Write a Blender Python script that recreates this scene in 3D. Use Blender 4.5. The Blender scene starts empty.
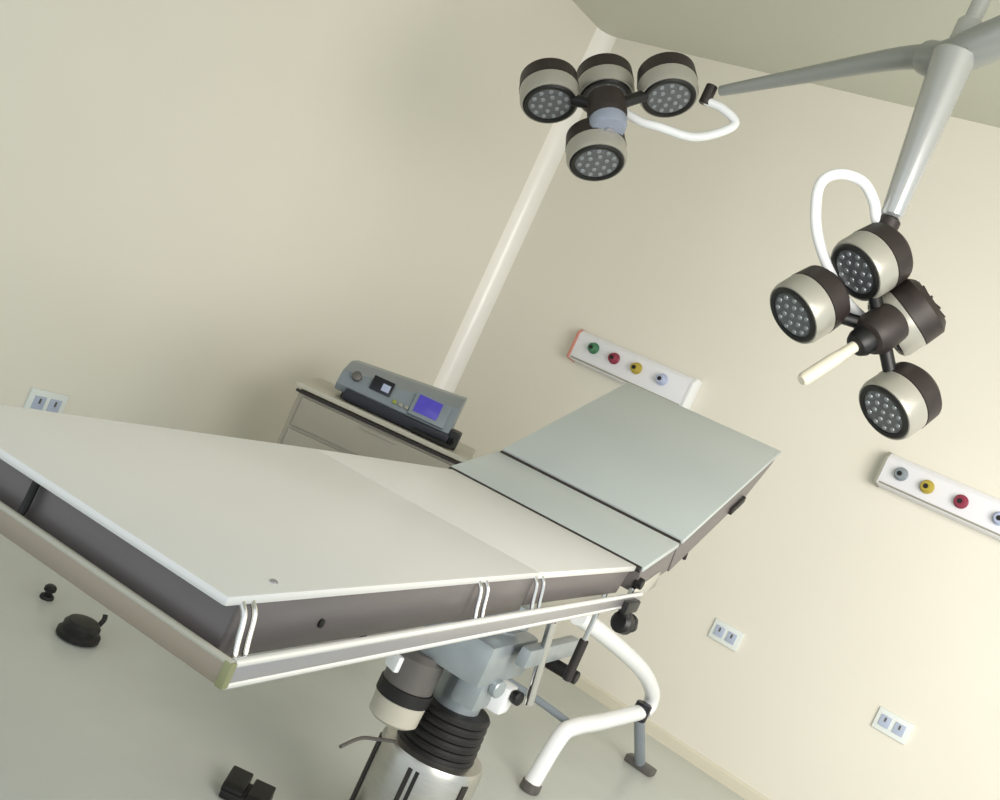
import bpy, bmesh, math, random
from mathutils import Vector, Matrix
random.seed(7)
C = bpy.context.scene.collection
SC = bpy.context.scene
PI = math.pi

# ------------------------------------------------------------------ camera
cam_d = bpy.data.cameras.new('camera')
cam = bpy.data.objects.new('camera', cam_d); C.objects.link(cam)
cam_d.sensor_fit = 'HORIZONTAL'; cam_d.sensor_width = 36.0; cam_d.lens = 39.05
cam_d.clip_start = 0.02
RX = Vector((0.7414, 0.5242, 0.4189)); UP = Vector((-0.3752, -0.1937, 0.9065)); FW = Vector((-0.5563, 0.8293, -0.0531))
m = Matrix(((RX.x, UP.x, -FW.x), (RX.y, UP.y, -FW.y), (RX.z, UP.z, -FW.z))).to_4x4()
m.translation = Vector((3.573, -4.759, 1.36))
cam.matrix_world = m
SC.camera = cam

# ------------------------------------------------------------------ light
SC.view_settings.view_transform = 'Standard'
SC.view_settings.look = 'None'
SC.view_settings.exposure = 0.0
SC.view_settings.gamma = 1.0
SC.view_settings.use_curve_mapping = False
W = bpy.data.worlds.new('room_daylight'); SC.world = W; W.use_nodes = True
bg = W.node_tree.nodes['Background']
bg.inputs[0].default_value = (0.87, 0.95, 0.98, 1); bg.inputs[1].default_value = 1.02
def area(name, loc, target, sx, sy, power, col):
    d = bpy.data.lights.new(name, 'AREA'); d.shape = 'RECTANGLE'; d.size = sx; d.size_y = sy
    d.energy = power; d.color = col; d.spread = 2.3
    o = bpy.data.objects.new(name, d); C.objects.link(o); o.location = loc
    o.rotation_euler = (Vector(target) - Vector(loc)).to_track_quat('-Z', 'Y').to_euler()
    return o
area('window_daylight', (5.0, -3.3, 1.9), (2.6, 0.0, 1.0), 2.2, 1.8, 76, (1.0, 0.94, 0.86))
area('ceiling_fill_light', (3.2, -3.9, 3.0), (3.0, -3.6, 0), 1.2, 0.6, 5, (1.0, 0.99, 0.97))  # unseen fill lamp added under the ceiling for ambient light

# ------------------------------------------------------------------ materials
def lin(c):
    return tuple(((v/255)/12.92 if v/255 <= 0.04045 else ((v/255+0.055)/1.055)**2.4) for v in c) + (1.0,)
def mat(name, col, rough=0.5, metal=0.0, var=0.04, scale=8.0, stretch=None, bump=0.0, emit=None, coat=0.0):
    M = bpy.data.materials.new(name); M.use_nodes = True
    nt = M.node_tree; b = nt.nodes['Principled BSDF']
    tc = nt.nodes.new('ShaderNodeTexCoord'); mp = nt.nodes.new('ShaderNodeMapping')
    nz = nt.nodes.new('ShaderNodeTexNoise'); nz.inputs['Scale'].default_value = scale; nz.inputs['Detail'].default_value = 4
    nt.links.new(tc.outputs['Object'], mp.inputs['Vector']); nt.links.new(mp.outputs['Vector'], nz.inputs['Vector'])
    if stretch: mp.inputs['Scale'].default_value = stretch
    rp = nt.nodes.new('ShaderNodeValToRGB')
    c = lin(col)
    rp.color_ramp.elements[0].position = 0.3; rp.color_ramp.elements[1].position = 0.7
    rp.color_ramp.elements[0].color = tuple(max(0, v*(1-var)) for v in c[:3]) + (1,)
    rp.color_ramp.elements[1].color = tuple(min(1, v*(1+var)) for v in c[:3]) + (1,)
    nt.links.new(nz.outputs['Fac'], rp.inputs['Fac']); nt.links.new(rp.outputs['Color'], b.inputs['Base Color'])
    b.inputs['Roughness'].default_value = rough; b.inputs['Metallic'].default_value = metal
    if coat: b.inputs['Coat Weight'].default_value = coat; b.inputs['Coat Roughness'].default_value = 0.15
    if bump:
        bp = nt.nodes.new('ShaderNodeBump'); bp.inputs['Strength'].default_value = bump; bp.inputs['Distance'].default_value = 0.01
        nt.links.new(nz.outputs['Fac'], bp.inputs['Height']); nt.links.new(bp.outputs['Normal'], b.inputs['Normal'])
    if emit:
        b.inputs['Emission Color'].default_value = lin(emit[0]); b.inputs['Emission Strength'].default_value = emit[1]
    return M
MT = dict(
    wall=mat('cream_wall_paint', (227, 223, 211), 0.45, 0, 0.015, 1.2),
    ceil=mat('ceiling_paint', (206, 206, 192), 0.7, 0, 0.015, 1.2),
    cove=mat('glossy_cove_highlight', (250, 246, 240), 0.3, 0, 0.01, 2, coat=0.3),  # whiter than the walls: the cove's glossy highlight put into its colour
    floor=mat('grey_green_vinyl', (194, 197, 192), 0.32, 0, 0.04, 3.0),
    skirting=mat('pale_skirting', (214, 208, 190), 0.5, 0, 0.02, 4),
    top=mat('pale_steel_top', (229, 228, 226), 0.34, 0.3, 0.015, 2.0),
    back=mat('grey_steel_plate', (192, 200, 201), 0.28, 0.3, 0.02, 2.0),
    steel=mat('brushed_steel', (190, 188, 182), 0.3, 0.95, 0.06, 20, (1, 1, 12)),
    footrail=mat('tan_reflection_rail', (158, 146, 130), 0.35, 0.4, 0.03, 6),  # tan reflection on the foot-end steel put into its colour
    lip=mat('polished_lip', (238, 238, 238), 0.22, 0.5, 0.01, 6),
    armdark=mat('shaded_arm_enamel', (150, 153, 150), 0.3, 0.3, 0.02, 5),  # darker copy of the arm enamel, shade on the arms painted in
    hubblue=mat('blue_grey_hub_cap', (150, 158, 176), 0.3, 0.2, 0.03, 10),
    olive=mat('olive_reflection', (150, 150, 112), 0.4, 0.3, 0.03, 6),  # olive reflection at the rail corners painted as colour
    bluesteel=mat('blue_grey_casting', (160, 168, 172), 0.35, 0.4, 0.08, 16),
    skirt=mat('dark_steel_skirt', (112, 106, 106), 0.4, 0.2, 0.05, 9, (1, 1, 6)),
    chrome=mat('bright_chrome', (225, 224, 222), 0.12, 1.0, 0.01, 3),
    rail=mat('steel_rail', (168, 166, 170), 0.3, 0.6, 0.03, 6),
    black=mat('black_rubber', (13, 11, 12), 0.55, 0, 0.2, 30),
    blackgloss=mat('black_plastic', (9, 9, 10), 0.45, 0, 0.1, 20),
    seam=mat('dark_gasket', (34, 29, 27), 0.6, 0, 0.1, 20),
    cast=mat('grey_casting', (104, 101, 98), 0.45, 0.4, 0.08, 14),
    white=mat('white_enamel', (238, 240, 242), 0.25, 0, 0.01, 5, coat=0.3),
    armgrey=mat('lamp_arm_enamel', (190, 192, 192), 0.22, 0.6, 0.02, 5, coat=0.2),
    pod=mat('silver_grey_housing', (162, 160, 150), 0.32, 0.2, 0.03, 10, coat=0.2),
    lens=mat('smoked_lens', (92, 95, 98), 0.25, 0, 0.1, 40),
    led=mat('led_cup', (146, 152, 156), 0.25, 0.3, 0.05, 30),
    sink=mat('brown_black_heat_sink', (44, 36, 34), 0.5, 0.1, 0.15, 30),
    handle=mat('beige_grip', (214, 208, 190), 0.5, 0, 0.02, 10),
    panel=mat('white_panel', (232, 232, 238), 0.35, 0, 0.01, 5),
    panelend=mat('grey_panel_end', (150, 148, 136), 0.45, 0, 0.03, 6),
    green=mat('green_outlet', (62, 118, 84), 0.4, 0, 0.04, 20),
    red=mat('red_outlet', (140, 40, 66), 0.4, 0, 0.04, 20),
    redtag=mat('pale_red_tag', (206, 140, 126), 0.5, 0, 0.04, 20),
    yellow=mat('yellow_outlet', (176, 156, 56), 0.4, 0, 0.04, 20),
    blue=mat('pale_blue_outlet', (176, 186, 214), 0.4, 0, 0.04, 20),
    socket=mat('white_socket', (226, 232, 230), 0.35, 0, 0.01, 10),
    rocker=mat('blue_grey_rocker', (176, 186, 208), 0.35, 0, 0.02, 10),
    cart=mat('taupe_cart_enamel', (158, 152, 138), 0.45, 0, 0.03, 6),
    carttop=mat('light_cart_top', (186, 182, 168), 0.4, 0, 0.03, 6),
    case=mat('grey_blue_case', (134, 142, 150), 0.4, 0.1, 0.04, 12),
    navy=mat('dark_navy_plastic', (14, 14, 28), 0.35, 0, 0.1, 12),
    lcd=mat('blue_display', (70, 62, 160), 0.2, 0, 0.06, 30, emit=((76, 66, 170), 0.35)),
    lime=mat('olive_button', (150, 156, 60), 0.4, 0, 0.05, 20),
    trolley=mat('tan_step_board', (188, 170, 148), 0.5, 0, 0.04, 10),
)

# ------------------------------------------------------------------ mesh helpers
class MB:
    def __init__(s, xf=None): s.bm = bmesh.new(); s.xf = xf or Matrix()
    def _m(s, M): return s.xf @ M
    def box(s, c, size, rot=None, bev=0.0, seg=2):
        M = Matrix.Translation(c) @ (rot.to_4x4() if rot else Matrix()) @ Matrix.Diagonal((*size, 1))
        r = bmesh.ops.create_cube(s.bm, size=1.0, matrix=s._m(M))
        if bev:
            es = list({e for v in r['verts'] for e in v.link_edges})
            bmesh.ops.bevel(s.bm, geom=es, offset=bev, segments=seg, affect='EDGES', profile=0.6)
        return s
    def prism(s, pts, a, b, axis=0, bev=0.0):
        """polygon pts (in the two axes left over) pulled from a to b along axis"""
        def P(u, v, t):
            return Vector((t, u, v)) if axis == 0 else (Vector((u, t, v)) if axis == 1 else Vector((u, v, t)))
        A = [s.bm.verts.new(s.xf @ P(u, v, a)) for u, v in pts]
        B = [s.bm.verts.new(s.xf @ P(u, v, b)) for u, v in pts]
        n = len(pts); fs = [s.bm.faces.new(A), s.bm.faces.new(B[::-1])]
        for i in range(n): fs.append(s.bm.faces.new((A[i], B[i], B[(i+1) % n], A[(i+1) % n])))
        bmesh.ops.recalc_face_normals(s.bm, faces=fs)
        if bev:
            es = list({e for f in fs for e in f.edges})
            bmesh.ops.bevel(s.bm, geom=es, offset=bev, segments=2, affect='EDGES', profile=0.6)
        return s
    def lathe(s, prof, o, axis=(0, 0, 1), n=28, sx=1.0, sy=1.0):
        """profile of (radius, height) turned about axis through o"""
        z = Vector(axis).normalized(); q = z.to_track_quat('Z', 'Y').to_matrix().to_4x4()
        M = s.xf @ Matrix.Translation(o) @ q
        rings = []
        for r, h in prof:
            if r < 1e-6: rings.append([s.bm.verts.new(M @ Vector((0, 0, h)))])
            else: rings.append([s.bm.verts.new(M @ Vector((r*sx*math.cos(2*PI*i/n), r*sy*math.sin(2*PI*i/n), h))) for i in range(n)])
        for A, B in zip(rings, rings[1:]):
            for i in range(n):
                j = (i+1) % n
                if len(A) == 1 and len(B) == 1: continue
                if len(A) == 1: s.bm.faces.new((A[0], B[i], B[j]))
                elif len(B) == 1: s.bm.faces.new((A[i], A[j], B[0]))
                else: s.bm.faces.new((A[i], A[j], B[j], B[i]))
        if len(rings[0]) > 1: s.bm.faces.new(rings[0][::-1])
        if len(rings[-1]) > 1: s.bm.faces.new(rings[-1])
        return s
    def rod(s, a, b, r, r2=None, n=20, cap=0.12):
        a = Vector(a); b = Vector(b); L = (b-a).length; r2 = r if r2 is None else r2
        c = min(cap*r, L*0.2)
        return s.lathe([(r-c, 0), (r, c), (r2, L-c), (r2-c, L)], a, b-a, n)
    def tube(s, pts, r, n=14, sub=6, r_end=None):
        P = [Vector(p) for p in pts]
        if sub > 1 and len(P) > 2:
            Q = []
            for i in range(len(P)-1):
                p0 = P[max(i-1, 0)]; p1 = P[i]; p2 = P[i+1]; p3 = P[min(i+2, len(P)-1)]
                for k in range(sub):
                    t = k/sub
                    Q.append(0.5*((2*p1) + (p2-p0)*t + (2*p0-5*p1+4*p2-p3)*t*t + (3*p1-p0-3*p2+p3)*t**3))
            Q.append(P[-1]); P = Q
        up = Vector((0.13, 0.27, 0.95)); rings = []
        N = len(P)
        for i, p in enumerate(P):
            t = (P[min(i+1, N-1)] - P[max(i-1, 0)]).normalized()
            x = (up - t*up.dot(t))
            if x.length < 1e-3: x = Vector((1, 0, 0)) - t*t.x
            x.normalize(); y = t.cross(x); up = x
            rr = r if r_end is None else r + (r_end-r)*i/(N-1)
            rings.append([s.bm.verts.new(s.xf @ (p + x*rr*math.cos(2*PI*k/n) + y*rr*math.sin(2*PI*k/n))) for k in range(n)])
        for A, B in zip(rings, rings[1:]):
            for k in range(n): s.bm.faces.new((A[k], A[(k+1) % n], B[(k+1) % n], B[k]))
        s.bm.faces.new(rings[0][::-1]); s.bm.faces.new(rings[-1])
        return s
    def build(s, name, m, parent=None, smooth=True, label=None):
        bmesh.ops.recalc_face_normals(s.bm, faces=s.bm.faces)
        me = bpy.data.meshes.new(name); s.bm.to_mesh(me); s.bm.free()
        me.materials.append(m)
        if smooth:
            for p in me.polygons: p.use_smooth = True
            try: me.set_sharp_from_angle(angle=math.radians(35))
            except Exception: pass
        o = bpy.data.objects.new(name, me); C.objects.link(o)
        if parent: o.parent = parent
        if label: o['label'] = label
        return o
def thing(name, label, cat, loc=(0, 0, 0), rz=0.0, group=None):
    o = bpy.data.objects.new(name, None); C.objects.link(o); o.empty_display_size = 0.1
    o.location = loc; o.rotation_euler = (0, 0, rz); o['label'] = label; o['category'] = cat
    if group: o['group'] = group
    return o
def tag(o, label, cat, group=None):
    o['label'] = label; o['category'] = cat
    if group: o['group'] = group
    return o
def struct(name, mb, m):
    o = mb.build(name, m, smooth=True); o['kind'] = 'structure'; return o

# ------------------------------------------------------------------ the room
CZ = 3.07
struct('floor', MB().box((2.6, -2.9, -0.05), (5.4, 6.0, 0.1)), MT['floor'])
struct('ceiling', MB().box((2.6, -2.9, CZ+0.05), (5.4, 6.0, 0.1)), MT['ceil'])
struct('wall_left', MB().box((-0.05, -2.9, CZ/2), (0.1, 6.0, CZ)), MT['wall'])
struct('wall_back', MB().box((2.6, 0.05, CZ/2), (5.4, 0.1, CZ)), MT['wall'])
r = 0.085
arc = [(r-r*math.sin(t), -r+r*math.cos(t)) for t in [PI/2*i/8 for i in range(9)]]
struct('trim_1', MB().prism([(0.0, 0.0)] + arc[::-1], 0.0, CZ, axis=2), MT['cove'])
struct('baseboard_back', MB().prism([(0, 0), (-0.014, 0), (-0.014, 0.045), (-0.006, 0.055), (0, 0.055)], 0.085, 5.3, axis=0), MT['skirting'])
struct('baseboard_left', MB().prism([(0, 0), (0.014, 0), (0.014, 0.045), (0.006, 0.055), (0, 0.055)], -5.9, -0.085, axis=1), MT['skirting'])

# ------------------------------------------------------------------ operating table
TY = 0.177; L = 1.549; TW = 0.534
O = Vector((2.821, -3.94, 1.0))
Mrot = Matrix.Rotation(TY, 4, 'Z') @ Matrix.Rotation(0.008, 4, 'X') @ Matrix.Rotation(-0.005, 4, 'Y')
TM = Matrix.Translation(O) @ Mrot                                    # table-top frame: x across (0 = near edge), y along from the foot end, z up
base = TM @ Vector((-0.267, 1.56, 0)); base.z = 0
tb = thing('operating_table', 'steel operating table with raised back section on a pedestal with black bellows', 'operating table', base, TY)
INV = (Matrix.Translation(base) @ Matrix.Rotation(TY, 4, 'Z')).inverted()
TX = INV @ TM
S1 = 0.905
# foot section
p = MB(TX).box((-TW/2, S1/2, -0.006), (TW, S1, 0.012), bev=0.004).build('leg_section_panel', MT['top'], tb)
q = MB(TX)
q.lathe([(0, 0), (0.005, 0), (0.005, 0.002), (0.003, 0.003), (0, 0.003)], (-0.024, 0.11, 0.0), n=12)
q.build('screw', MT['rail'], p, label='small dark screw near the corner')
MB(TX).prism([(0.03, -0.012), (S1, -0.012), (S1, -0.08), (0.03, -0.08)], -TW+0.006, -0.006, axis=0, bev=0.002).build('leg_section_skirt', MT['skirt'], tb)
k = MB(TX); k.lathe([(0, 0), (0.006, 0), (0.006, 0.003), (0, 0.004)], (-0.006, 0.22, -0.05), (1, 0, 0), 12)
k.build('rivet', MT['black'], tb)
# seat section, dips very slightly toward the hinge
XS = TX @ Matrix.Translation((0, S1+0.002, 0)) @ Matrix.Rotation(-0.006, 4, 'X')
SL = L-S1-0.008
MB(XS).box((-TW/2, SL/2, -0.007), (TW, SL, 0.014), bev=0.004).build('seat_section_panel', MT['top'], tb)
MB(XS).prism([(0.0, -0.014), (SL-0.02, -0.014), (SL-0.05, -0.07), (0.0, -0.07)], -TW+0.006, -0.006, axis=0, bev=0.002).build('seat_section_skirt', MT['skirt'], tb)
# rails, held off the skirt on pairs of chrome rods
def rail_x(x, y0, y1, name='side_rail'):
    o = MB(TX).box((x, (y0+y1)/2, -0.0755), (0.008, y1-y0, 0.028), bev=0.002).build(name, MT['rail'], tb)
    for z in (-0.063, -0.088):
        MB(TX).rod((x, y0, z), (x, y1, z), 0.0055, n=12).build('rail_lip', MT['lip'], o, label='bright polished lip')
    return o
rn = rail_x(0.027, 0.016, L+0.03); rf = rail_x(-TW-0.027, 0.016, L+0.03)
fo = MB(TX).box((-TW/2, 0.012, -0.0755), (TW+0.062, 0.008, 0.028), bev=0.002).build('foot_rail', MT['footrail'], tb)
MB(TX).rod((-TW-0.03, 0.0115, -0.0625), (0.03, 0.0115, -0.0625), 0.0045, n=12).build('rail_lip', MT['carttop'], fo, label='lighter rounded lip')
for par, x in ((rn, 0.027), (rf, -TW-0.027)):
    MB(TX).box((x, 0.012, -0.0755), (0.011, 0.011, 0.030), bev=0.002).build('end_cap', MT['olive'], par)
def spacer(x, y, dx):
    b = MB(TX)
    b.tube([(x-dx*0.2, y, -0.008), (x+dx*0.5, y, -0.02), (x+dx, y-0.002, -0.05), (x+dx*1.45, y-0.004, -0.070)], 0.0035, 10, 4)
    b.build('spacer_rod', MT['chrome'], tb)
for y in (0.030, 0.048, 0.645, 0.672, 0.89, 0.925):
    spacer(0.0, y, 0.015); spacer(-TW, y, -0.015)
for x in (-0.318,):
    b = MB(TX); b.tube([(x, 0.024, -0.008), (x, 0.022, -0.02), (x, 0.02, -0.05), (x, 0.015, -0.07)], 0.005, 10, 4)
    b.build('spacer_rod', MT['black'], tb)
# back section: short strip then the long raised plate
A1, A2, L1, L2 = 0.25, 0.39, 0.265, 0.84
BW = 0.562                                                           # the back plates overhang the seat a little
X1 = TX @ Matrix.Translation((0, L, -0.003)) @ Matrix.Rotation(A1, 4, 'X')
X2 = X1 @ Matrix.Translation((0, L1, 0)) @ Matrix.Rotation(A2-A1, 4, 'X')
MB(X1).box((-TW/2, L1/2, -0.006), (BW, L1-0.014, 0.014), bev=0.004).build('lower_back_panel', MT['back'], tb)
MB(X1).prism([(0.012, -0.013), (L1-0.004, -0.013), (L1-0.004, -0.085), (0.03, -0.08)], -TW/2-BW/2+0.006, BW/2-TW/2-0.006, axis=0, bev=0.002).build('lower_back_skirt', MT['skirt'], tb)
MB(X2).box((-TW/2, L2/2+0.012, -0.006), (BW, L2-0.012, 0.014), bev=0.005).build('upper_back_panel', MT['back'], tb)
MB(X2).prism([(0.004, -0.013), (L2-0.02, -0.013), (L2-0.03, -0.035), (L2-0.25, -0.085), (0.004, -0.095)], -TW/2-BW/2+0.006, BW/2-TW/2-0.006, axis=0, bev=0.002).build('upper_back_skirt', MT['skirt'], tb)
for X, n, y, r_, z in ((X1, 'hinge_gasket', -0.001, 0.008, -0.0055), (X2, 'joint_gasket', 0.004, 0.0105, -0.009)):
    MB(X).rod((-TW/2-BW/2+0.004, y, z), (BW/2-TW/2-0.004, y, z), r_).build(n, MT['seam'], tb)
# back-section rail brackets and clamp on the near side
sr_ = MB(X2).box((0.012, 0.50, -0.075), (0.012, 0.12, 0.02), bev=0.003).build('side_catch', MT['seam'], tb)
MB(X2).rod((-0.012, 0.20, -0.09), (-0.012, 0.20, -0.15), 0.006).build('hanging_pin', MT['seam'], tb)
h = MB(X1).box((0.004, 0.10, -0.085), (0.018, 0.18, 0.05), bev=0.008).build('hinge_bracket', MT['chrome'], tb)
MB(X1).rod((0.0, 0.03, -0.05), (0.02, 0.03, -0.05), 0.014).build('hinge_bolt', MT['black'], h)
cl = MB(TX).box((0.036, 1.49, -0.085), (0.02, 0.10, 0.03), bev=0.006).build('rail_clamp', MT['blackgloss'], tb)
b = MB(TX).rod((0.03, 1.49, -0.095), (0.045, 1.50, -0.125), 0.014)
b.lathe([(0, 0), (0.018, 0.002), (0.026, 0.010), (0.026, 0.034), (0.018, 0.042), (0, 0.044)], (0.03, 1.48, -0.125), (0.25, 1, -0.15), 16)
b.lathe([(0, 0), (0.016, 0.002), (0.022, 0.010), (0.022, 0.030), (0, 0.034)], (0.03, 1.56, -0.12), (0.1, 0.7, -1), 16)
b.build('clamp_knob', MT['blackgloss'], cl)
# chassis beneath
MB(TX).box((-TW/2, 1.08, -0.085), (0.34, 0.95, 0.045), bev=0.008).build('chassis', MT['cast'], tb)
for x in (-0.12, -0.41):
    MB(TX).box((x, 1.52, -0.13), (0.035, 0.5, 0.06), bev=0.008).build('chassis_beam', MT['steel'], tb)
g = MB(TX).rod((-0.02, 1.472, -0.302), (-0.02, 1.467, -0.199), 0.011).build('gas_strut', MT['seam'], tb)
MB(TX).rod((-0.02, 1.467, -0.20), (-0.02, 1.462, -0.075), 0.006).build('strut_rod', MT['chrome'], g)
# pedestal: world-vertical, built in the thing's own frame (z from the floor)
def col(prof, name, m, cx=0, cy=0, sx=1, sy=1, parent=tb, n=40):
    return MB().lathe(prof, (cx, cy, 0), n=n, sx=sx, sy=sy).build(name, m, parent)
MB().prism([(-0.17, -0.12), (-0.12, -0.17), (0.12, -0.17), (0.17, -0.12), (0.19, 0.5), (0.13, 0.56), (-0.13, 0.56), (-0.19, 0.5)], 0.012, 0.07, axis=2, bev=0.012).build('base_plate', MT['steel'], tb)
for x, y in ((-0.12, -0.12), (0.12, -0.12), (-0.13, 0.5), (0.13, 0.5)):
    MB().lathe([(0.03, 0), (0.034, 0.004), (0.03, 0.014), (0.02, 0.02)], (x, y, 0)).build('foot', MT['black'], tb)
sh = col([(0.128, 0.07), (0.135, 0.08), (0.135, 0.355), (0.128, 0.372), (0.10, 0.376)], 'column_shroud', MT['steel'])
for deg, w_, m_ in ((-150, 0.03, 'black'), (-141, 0.012, 'black'), (-84, 0.012, 'seam'), (-76, 0.010, 'black'), (-20, 0.02, 'seam')):  # dark reflections in the polished shroud, built as thin dark strips
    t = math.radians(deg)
    MB().box((0.135*math.cos(t), 0.135*math.sin(t), 0.215), (0.005, w_, 0.27), Matrix.Rotation(t, 3, 'Z'), bev=0.001).build('shroud_reflection', MT[m_], sh)
prof = [(0.06, 0.365)]
for i in range(6):
    z0 = 0.366 + i*0.021; rr = 0.103 - 0.001*i
    prof += [(rr-0.005, z0), (rr, z0+0.006), (rr, z0+0.015), (rr-0.005, z0+0.021)]
prof += [(0.06, 0.494)]
col(prof, 'bellows', MT['black'])
col([(0.062, 0.485), (0.062, 0.72), (0.085, 0.74), (0.085, 0.875)], 'inner_column', MT['bluesteel'], 0.0)
MB().box((0.0, -0.03, 0.66), (0.19, 0.30, 0.11), bev=0.02).build('column_head', MT['bluesteel'], tb)
gd = ( -0.075, -0.155, 0.0)
dr = MB().lathe([(0.052, 0.432), (0.062, 0.44), (0.064, 0.49), (0.060, 0.492)], gd, n=32).build('gear_drum', MT['carttop'], tb)
MB().lathe([(0.062, 0.490), (0.067, 0.492), (0.067, 0.524), (0.062, 0.526)], gd, n=32).build('drum_band', MT['black'], dr)
MB().lathe([(0.063, 0.525), (0.063, 0.60), (0.05, 0.615)], gd, n=32).build('drum_cap', MT['cast'], dr)
MB().box((-0.105, -0.216, 0.575), (0.045, 0.016, 0.04), Matrix.Rotation(-0.45, 3, 'Z'), bev=0.005).build('drum_label', MT['white'], dr)
pb = MB().box((0.062, 0.075, 0.545), (0.075, 0.07, 0.075), bev=0.012).build('pump_block', MT['white'], tb)
MB().lathe([(0.016, 0), (0.018, 0.004), (0.018, 0.02), (0.012, 0.024)], (0.105, 0.07, 0.565), (1, -0.3, 0.1), 14).build('pump_valve', MT['black'], pb)
mb = MB().box((0.05, -0.06, 0.575), (0.07, 0.10, 0.09), bev=0.014)
mb.rod((0.09, -0.06, 0.60), (0.11, -0.065, 0.60), 0.022)
mb.build('motor_housing', MT['bluesteel'], tb)
MB().box((0.13, 0.10, 0.70), (0.03, 0.36, 0.05), bev=0.008).build('linkage_bar', MT['bluesteel'], tb)
MB().rod((0.14, 0.10, 0.56), (0.14, -0.02, 0.80), 0.012).build('linkage_rod', MT['chrome'], tb)
MB().rod((0.10, 0.24, 0.64), (0.19, 0.24, 0.64), 0.018).build('linkage_pin', MT['black'], tb)
MB().tube([(-0.06, -0.11, 0.372), (-0.075, -0.18, 0.382), (-0.082, -0.26, 0.395), (-0.086, -0.335, 0.385)], 0.0045, 10).build('release_lever', MT['cast'], tb)

# ------------------------------------------------------------------ cart and unit behind the table
rz = math.atan2(0.56, 0.83)
cx, cy = 0.74, -1.222
ct = thing('equipment_cart', 'taupe equipment cart behind the operating table near the left wall', 'cart', (cx, cy, 0), rz)
CW, CD, CH = 0.72, 0.44, 0.862
bd = MB().box((0, 0, 0.49), (CW, CD, 0.70), bev=0.015).build('cabinet_body', MT['cart'], ct)
MB().box((0, 0, CH-0.008), (CW+0.04, CD+0.04, 0.022), bev=0.008).build('cart_top', MT['carttop'], ct)
MB().box((0, -CD/2-0.012, CH-0.03), (CW+0.02, 0.012, 0.012), bev=0.003).build('top_edge_strip', MT['seam'], ct)
for i, (z, hh) in enumerate(((0.755, 0.12), (0.61, 0.14), (0.45, 0.15), (0.26, 0.2))):
    d = MB().box((0, -CD/2-0.006, z), (CW-0.05, 0.014, hh), bev=0.004).build('drawer', MT['cart'], ct)
    MB().box((0, -CD/2-0.016, z+hh/2-0.012), (0.16, 0.008, 0.012), bev=0.002).build('finger_lip', MT['cart'], d)
for x in (-0.28, 0.28):
    for y in (-0.16, 0.16):
        w = MB().rod((x-0.012, y, 0.04), (x+0.012, y, 0.04), 0.04).build('castor', MT['black'], ct)
        MB().rod((x, y, 0.06), (x, y, 0.135), 0.012).build('castor_stem', MT['steel'], w)
US = Matrix.Scale(1.2, 4)
un = thing('electrosurgical_unit', 'grey console with blue display and black underside standing on the taupe cart', 'medical device', (cx-0.005*0.83, cy-0.005*0.56, CH+0.0045), rz)
um = MB(US).prism([(-0.155, 0.045), (-0.125, 0.12), (-0.02, 0.15), (0.11, 0.15), (0.11, 0.02), (-0.14, 0.02)], -0.20, 0.215, axis=0, bev=0.006)
for v in um.bm.verts:
    if v.co.z > 0.1*1.2: v.co.z += (v.co.x-0.1)*0.10
uc = um.build('case', MT['case'], un)
MB(US).box((0.03, -0.125, 0.022), (0.38, 0.10, 0.038), bev=0.006).build('lower_bezel', MT['navy'], un)
for x in (-0.16, 0.19):
    for y in (-0.10, 0.08): MB(US).lathe([(0.015, 0), (0.017, 0.003), (0.015, 0.024)], (x, y, 0), n=14).build('rubber_foot', MT['black'], un)
fr = US @ Matrix.Translation((0, -0.142, 0.083)) @ Matrix.Rotation(math.radians(-21.8), 4, 'X')     # sloping front face
def onface(x, z, w, hh, t, name, m, par=un):
    return MB(fr).box((x, -t/2, z), (w, t, hh), bev=min(t, w, hh)*0.2).build(name, m, par)
sb = onface(0.125, 0.005, 0.13, 0.085, 0.012, 'display_bezel', MT['case'])
MB(fr).box((0.115, -0.013, 0.008), (0.085, 0.004, 0.062), bev=0.001).build('display', MT['lcd'], sb)
s2 = onface(-0.055, 0.012, 0.075, 0.05, 0.008, 'small_display', MT['navy'])
MB(fr).box((-0.04, -0.009, 0.008), (0.028, 0.003, 0.026), bev=0.001).build('display', MT['blue'], s2)
for i in range(3): onface(0.005+i*0.022, -0.02, 0.014, 0.012, 0.006, 'button', MT['lime'] if i < 1 else MT['pod'])
MB(fr).lathe([(0.017, 0), (0.016, 0.016), (0.012, 0.018), (0, 0.018)], (-0.145, 0, 0.005), (0, -1, 0), 18).build('knob', MT['cast'], un)
MB(US).box((0.235, -0.11, 0.03), (0.04, 0.10, 0.06), bev=0.01).build('connector_block', MT['blackgloss'], un)
MB(US).tube([(0.235, -0.16, 0.035), (0.24, -0.18, 0.012), (0.20, -0.185, 0.009), (0.10, -0.18, 0.009)], 0.008, 10).build('cable', MT['black'], un)

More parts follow.
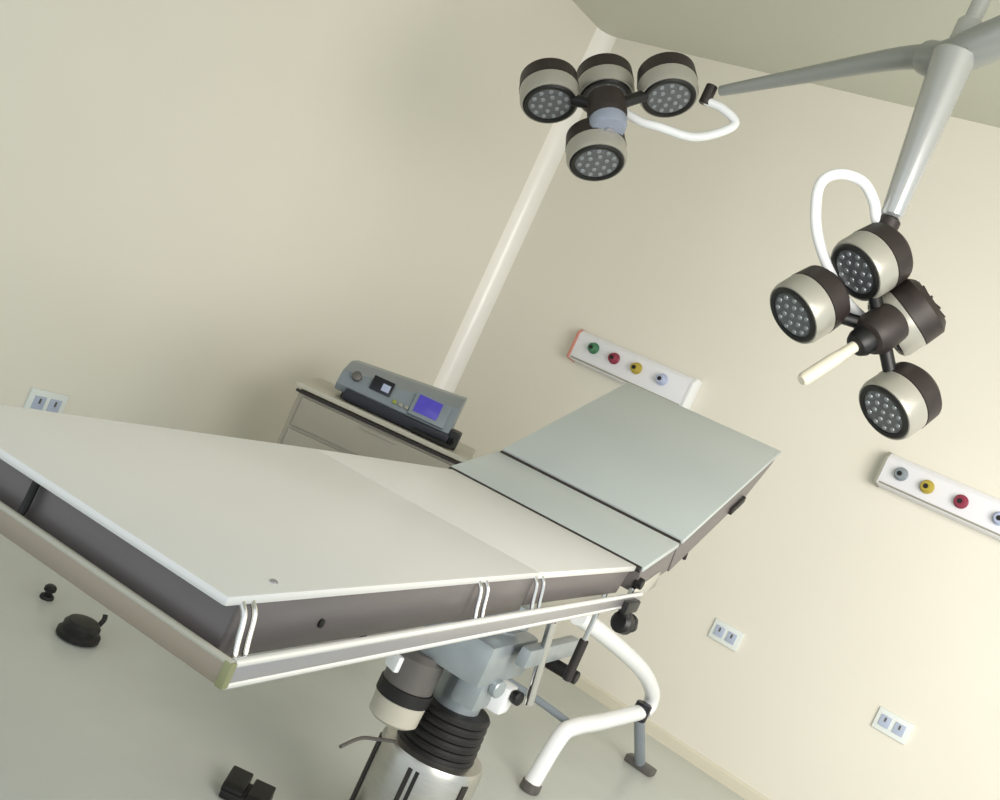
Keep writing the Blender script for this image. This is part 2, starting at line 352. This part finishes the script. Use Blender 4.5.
# ------------------------------------------------------------------ ceiling mount and lamps
hub = Vector((2.478, -1.789, 2.66))
cm = thing('lamp_mount', 'white ceiling column with two pale arms carrying the surgical lamps', 'lamp mount', (hub.x, hub.y, CZ))
def rel(v): return Vector(v) - Vector((hub.x, hub.y, CZ))
MB().lathe([(0.14, 0.0), (0.14, -0.02), (0.10, -0.05), (0.045, -0.06)], (0, 0, 0)).build('ceiling_flange', MT['white'], cm)
MB().rod(rel((hub.x, hub.y, CZ-0.05)), rel((hub.x, hub.y, 2.58)), 0.024).build('column', MT['armgrey'], cm)
MB().lathe([(0.034, -0.06), (0.036, -0.05), (0.036, 0.03), (0.03, 0.04)], rel(hub)).build('hub_collar', MT['armgrey'], cm)
tip1 = Vector((1.728, -1.589, 2.405)); el = Vector((2.30, -1.70, 2.592))
bar = MB().tube([rel((2.83, -1.86, 2.775)), rel((2.68, -1.85, 2.70)), rel((2.587, -1.84, 2.645)), rel((2.465, -1.80, 2.575)), rel((2.40, -1.76, 2.585))], 0.062, 18, 4, 0.05)
bar.build('boom_arm', MT['armdark'], cm)
MB().tube([rel((2.46, -1.79, 2.58)), rel(el), rel((2.0, -1.625, 2.505)), rel(tip1)], 0.042, 18, 5, 0.017).build('spring_arm', MT['armdark'], cm)
top2 = Vector((2.495, -1.842, 2.58)); bot2 = Vector((2.534, -1.852, 2.098))
MB().rod(rel(top2), rel(bot2), 0.058, 0.030).build('drop_arm', MT['armgrey'], cm)

def axis_frame(o, d):
    d = Vector(d).normalized()
    return Matrix.Translation(o) @ d.to_track_quat('Z', 'Y').to_matrix().to_4x4()
def pod(parent, o, d, R, D, org):
    """o = face centre; the pod's own +z looks out of the face"""
    X = axis_frame(Vector(o)-Vector(org), d)
    hs = MB(X).lathe([(R*0.90, -D*0.46), (R, -D*0.44), (R*1.0, -0.012), (R*0.95, 0.0), (R*0.84, 0.0), (R*0.84, -0.008)], (0, 0, 0), n=36).build('pod_housing', MT['pod'], parent)
    b = MB(X).lathe([(0.3*R, -D*1.0), (R*0.78, -D*0.97), (R*0.97, -D*0.85), (R*1.01, -D*0.46), (R*0.9, -D*0.44)], (0, 0, 0), n=36)
    for i in range(10):
        t = 2*PI*i/10
        b.box((R*0.5*math.cos(t), R*0.5*math.sin(t), -D*0.98), (R*0.36, 0.005, D*0.06), Matrix.Rotation(t, 3, 'Z'))
    b.build('heat_sink', MT['sink'], hs, label='dark brown heat sink')
    MB(X).lathe([(R*0.70, -0.006), (R*0.72, 0.004), (R*0.84, 0.006), (R*0.90, 0.002), (R*0.90, -0.004)], (0, 0, 0), n=36).build('bezel', MT['blackgloss'], hs)
    MB(X).lathe([(R*0.80, -0.006), (R*0.80, 0.0005), (0, 0.0025)], (0, 0, 0), n=32).build('lens', MT['lens'], hs)
    l = MB(X)
    for rr, nn in ((0, 1), (0.32, 6), (0.58, 11)):
        for i in range(nn):
            t = 2*PI*i/nn
            l.lathe([(R*0.085, 0.0015), (R*0.07, 0.0045), (0, 0.005)], (R*rr*math.cos(t), R*rr*math.sin(t), 0), n=10)
    l.build('led_array', MT['led'], hs)
    return hs
def lamp(label, org, d, pods, hubc, R, D, yoke, handle_len, hub_m, cap=0.42):
    t = thing('surgical_lamp', label, 'surgical lamp', org, 0, 'four-pod surgical lamps')
    d = Vector(d).normalized(); og = Vector(org)
    X = axis_frame(Vector(hubc)-og, d)
    hb = MB(X).lathe([(R*0.40, -0.10), (R*0.62, -0.09), (R*0.66, -0.02), (R*0.55, 0.0), (R*0.3, 0.012)], (0, 0, 0), n=28).build('hub', MT['sink'], t)
    MB(X).lathe([(R*cap, 0.004), (R*cap, 0.03), (R*(cap-.08), 0.045), (R*0.2, 0.05)], (0, 0, 0), n=24).build('hub_cap', hub_m, hb)
    MB(X).lathe([(R*0.17, 0.045), (R*0.17, handle_len*0.4), (R*0.2, handle_len*0.5), (R*0.2, handle_len*0.96), (R*0.14, handle_len)], (0, 0, 0), n=20).build('handle', MT['handle'] if handle_len > .1 else MT['rail'], hb)
    for pc in pods:
        pd_ = Vector(pc[1]).normalized() if len(pc) == 2 else d
        pc = Vector(pc[0] if len(pc) == 2 else pc)
        pod(t, pc, pd_, R, D, org)
        c = pc - pd_*D*0.35
        hcen = Vector(hubc) - d*0.05
        u = (c-hcen).normalized()
        MB().tube([hcen+u*R*0.3-og, (hcen+c)/2-og, c-u*R*0.9-og], R*0.2, 12, 2).build('pod_arm', MT['blackgloss'], t)
    y = MB().tube([Vector(v)-og for v in yoke], 0.015, 14, 6).build('yoke', MT['white'], t)
    return t, y
d1 = (0.60, -0.205, -0.773)
l1, y1 = lamp('surgical lamp nearer the wall corner, its four faces tilted down, on the sloping arm', tip1, d1,
     [(1.324, -1.877, 2.129), (1.61, -1.674, 2.312), (1.542, -1.799, 2.008), (1.384, -1.684, 2.254)],
     (1.53, -1.83, 2.145), 0.1, 0.13,
     [(1.69, -1.586, 2.362), (1.75, -1.565, 2.358), (1.804, -1.541, 2.328), (1.768, -1.571, 2.268), (1.709, -1.613, 2.225), (1.622, -1.672, 2.212), (1.56, -1.70, 2.205), (1.47, -1.74, 2.22)],
     0.06, MT['hubblue'], 0.62)
d2 = (-0.259, -0.592, -0.763)
bx = Vector((0, 0, 0))
l2, y2 = lamp('surgical lamp hanging on the vertical drop arm above the wall gas panel, faces turned left', bot2, d2,
     [(2.535, -1.923, 1.914), (2.455, -1.988, 1.74), (2.732, -1.81, 1.607), ((2.632, -1.779, 1.819), (-0.516, -0.117, -0.848))],
     (2.633, -1.891, 1.766), 0.092, 0.14,
     [(2.532, -1.853, 2.068), (2.508, -1.868, 2.076), (2.482, -1.885, 2.12), (2.439, -1.912, 2.155), (2.386, -1.947, 2.148), (2.358, -1.969, 2.108), (2.37, -1.965, 2.044), (2.41, -1.935, 1.96), (2.50, -1.86, 1.86), (2.60, -1.82, 1.81)],
     0.24, MT['blackgloss'])
MB().rod((-0.0385, 0.003, -0.055), (-0.0385, 0.003, 0.012), 0.020).build('pivot', MT['sink'], l1)
MB().rod((0, 0, -0.05), (0, 0, -0.003), 0.031).build('pivot', MT['sink'], l2)

# ------------------------------------------------------------------ wall fittings
def outlet(t, x, z, m, ydepth, r=0.023):
    o = MB().lathe([(r*1.25, 0), (r*1.25, 0.008), (r, 0.012), (r, 0.03), (r*0.8, 0.036), (0, 0.036)], (x, -ydepth, z), (0, -1, 0), 22).build('gas_outlet', m, t)
    MB().lathe([(r*0.45, 0), (r*0.45, 0.004), (0, 0.004)], (x, -ydepth-0.035, z), (0, -1, 0), 14).build('outlet_port', MT['black'], o)
def gas_panel(label, x0, x1, z0, z1, outs, cap_l, cap_r):
    t = thing('gas_outlet_panel', label, 'gas outlet panel', ((x0+x1)/2, 0, (z0+z1)/2), 0, 'wall gas outlet panels')
    w, hh, dd = x1-x0, z1-z0, 0.075
    MB().prism([(0, -hh/2), (-dd, -hh/2+0.012), (-dd, hh/2-0.02), (-dd+0.02, hh/2), (0, hh/2)], -w/2, w/2, axis=0, bev=0.004).build('panel_body', MT['panel'], t)
    for x, m in ((-w/2-0.006, cap_l), (w/2+0.006, cap_r)):
        MB().prism([(0, -hh/2-0.003), (-dd-0.004, -hh/2+0.01), (-dd-0.004, hh/2-0.02), (-dd+0.02, hh/2+0.003), (0, hh/2+0.003)], x-0.008, x+0.008, axis=0, bev=0.003).build('end_cap', m, t)
    MB().box((0, -dd-0.001, -hh/2+0.02), (w-0.02, 0.004, 0.008), bev=0.001).build('lower_shadow_line', MT['panelend'], t)  # grey strip stands in for the shadow along the lower edge
    for x, z, m in outs: outlet(t, x-(x0+x1)/2, z, m, dd)
    return t
g1 = gas_panel('white gas outlet panel on the back wall behind the raised table end, with green outlet', 0.70, 1.375, 1.40, 1.565,
    [(0.815, 0.02, MT['green']), (0.945, 0.015, MT['red']), (1.08, 0.015, MT['yellow']), (1.23, 0.015, MT['blue'])], MT['redtag'], MT['white'])
g2 = gas_panel('white gas outlet panel at the right edge, with grey end and yellow and red outlets', 2.335, 3.10, 1.455, 1.605,
    [(2.415, 0.01, MT['case']), (2.53, 0.005, MT['yellow']), (2.672, 0.005, MT['red']), (2.83, 0.005, MT['blue'])], MT['panelend'], MT['panelend'])
def socket(label, loc, rz, w=0.145, hh=0.09):
    t = thing('wall_socket', label, 'wall socket', loc, rz, 'wall sockets')
    MB().box((0, -0.007, 0), (w, 0.014, hh), bev=0.004).build('plate', MT['socket'], t)
    for x in (-w*0.22, w*0.2):
        r_ = MB().box((x, -0.016, 0), (w*0.30, 0.006, hh*0.52), bev=0.002).build('rocker', MT['rocker'], t)
        MB().box((x, -0.020, 0.008), (w*0.05, 0.002, hh*0.2)).build('pin_slot', MT['cast'], r_)
    return t
socket('white socket plate on the back wall, nearer the table head', (2.02, 0, 0.575), 0)
socket('white socket plate low on the back wall, farther right near the frame edge', (2.80, 0, 0.595), 0)
socket('white socket plate on the left wall above the table foot end', (0, -2.244, 0.406), PI/2, 0.16, 0.10)

# ------------------------------------------------------------------ foot switches on the floor
p1 = thing('foot_switch', 'round black foot switch with a stub, left of the table on the floor', 'foot switch', (1.075, -2.575, 0), 0.5, 'black foot switches')
MB().lathe([(0.055, 0), (0.066, 0.006), (0.066, 0.02), (0.055, 0.028)], (0, 0, 0), n=30).build('base', MT['black'], p1)
MB().lathe([(0.056, 0.026), (0.056, 0.045), (0.045, 0.058), (0.02, 0.064), (0, 0.065)], (0, 0, 0), n=30).build('pedal', MT['blackgloss'], p1)
MB().tube([(0.01, 0.055, 0.015), (0.01, 0.085, 0.018), (0.015, 0.11, 0.04), (0.01, 0.12, 0.055)], 0.008, 10).build('cable_stub', MT['black'], p1)
p2 = thing('foot_switch', 'smallest black foot switch, a button on the floor at the far left', 'foot switch', (0.82, -2.532, 0), 0, 'black foot switches')
MB().lathe([(0.021, 0), (0.023, 0.004), (0.021, 0.012), (0.013, 0.015)], (0, 0, 0), n=20).build('base', MT['black'], p2)
MB().lathe([(0.012, 0.014), (0.012, 0.024), (0.019, 0.028), (0.019, 0.040), (0.012, 0.047), (0, 0.048)], (0, 0, 0), n=20).build('button', MT['blackgloss'], p2)
p3 = thing('foot_switch', 'black double foot pedal on the floor in the foreground by the table pedestal', 'foot switch', (1.915, -2.585, 0), rz, 'black foot switches')
MB().box((0, 0, 0.014), (0.125, 0.10, 0.022), bev=0.006).build('base', MT['black'], p3)
for x, z, y in ((-0.036, 0.042, 0.012), (0.032, 0.034, -0.012)):
    MB().prism([(-0.045, 0.018), (0.045, 0.018), (0.045, z+0.012), (-0.03, z), (-0.045, z-0.008)], x-0.029, x+0.029, axis=0, bev=0.005).build('pedal', MT['blackgloss'], p3)

# ------------------------------------------------------------------ white tube stand beyond the table
so = Vector((2.09, -0.9, 0))
st = thing('step_stand', 'white bent-tube stand on the floor behind the table by the back wall', 'stand', so)
def sr(x, y, z): return Vector((x, y, z)) - so
MB().tube([sr(2.09, -1.62, 0.655), sr(2.09, -1.36, 0.588), sr(2.09, -0.95, 0.462), sr(2.09, -0.74, 0.363), sr(2.09, -0.69, 0.30), sr(2.09, -0.72, 0.27)], 0.030, 16, 6).build('curved_tube', MT['white'], st)
MB().tube([sr(2.09, -0.74, 0.268), sr(2.09, -1.05, 0.245), sr(2.09, -1.27, 0.235), sr(2.09, -1.345, 0.20), sr(2.09, -1.39, 0.03)], 0.030, 16, 6).build('lower_tube', MT['white'], st)
MB().rod(sr(2.09, -1.388, 0.0), sr(2.09, -1.388, 0.035), 0.036).build('tube_foot', MT['cast'], st)
jn = MB().rod(sr(2.09, -0.745, 0.235), sr(2.09, -0.745, 0.305), 0.032).build('joint_clamp', MT['navy'], st)
MB().rod(sr(2.09, -0.74, 0.25), sr(2.094, -0.52, 0.03), 0.022).build('rear_leg', MT['case'], st)
MB().box(sr(2.094, -0.50, 0.016), (0.13, 0.06, 0.032), bev=0.008).build('rear_foot', MT['cast'], st)
MB().tube([sr(2.09, -1.27, 0.235), sr(1.93, -1.30, 0.25), sr(1.72, -1.36, 0.26)], 0.014, 12, 4).build('cross_tube', MT['case'], st)
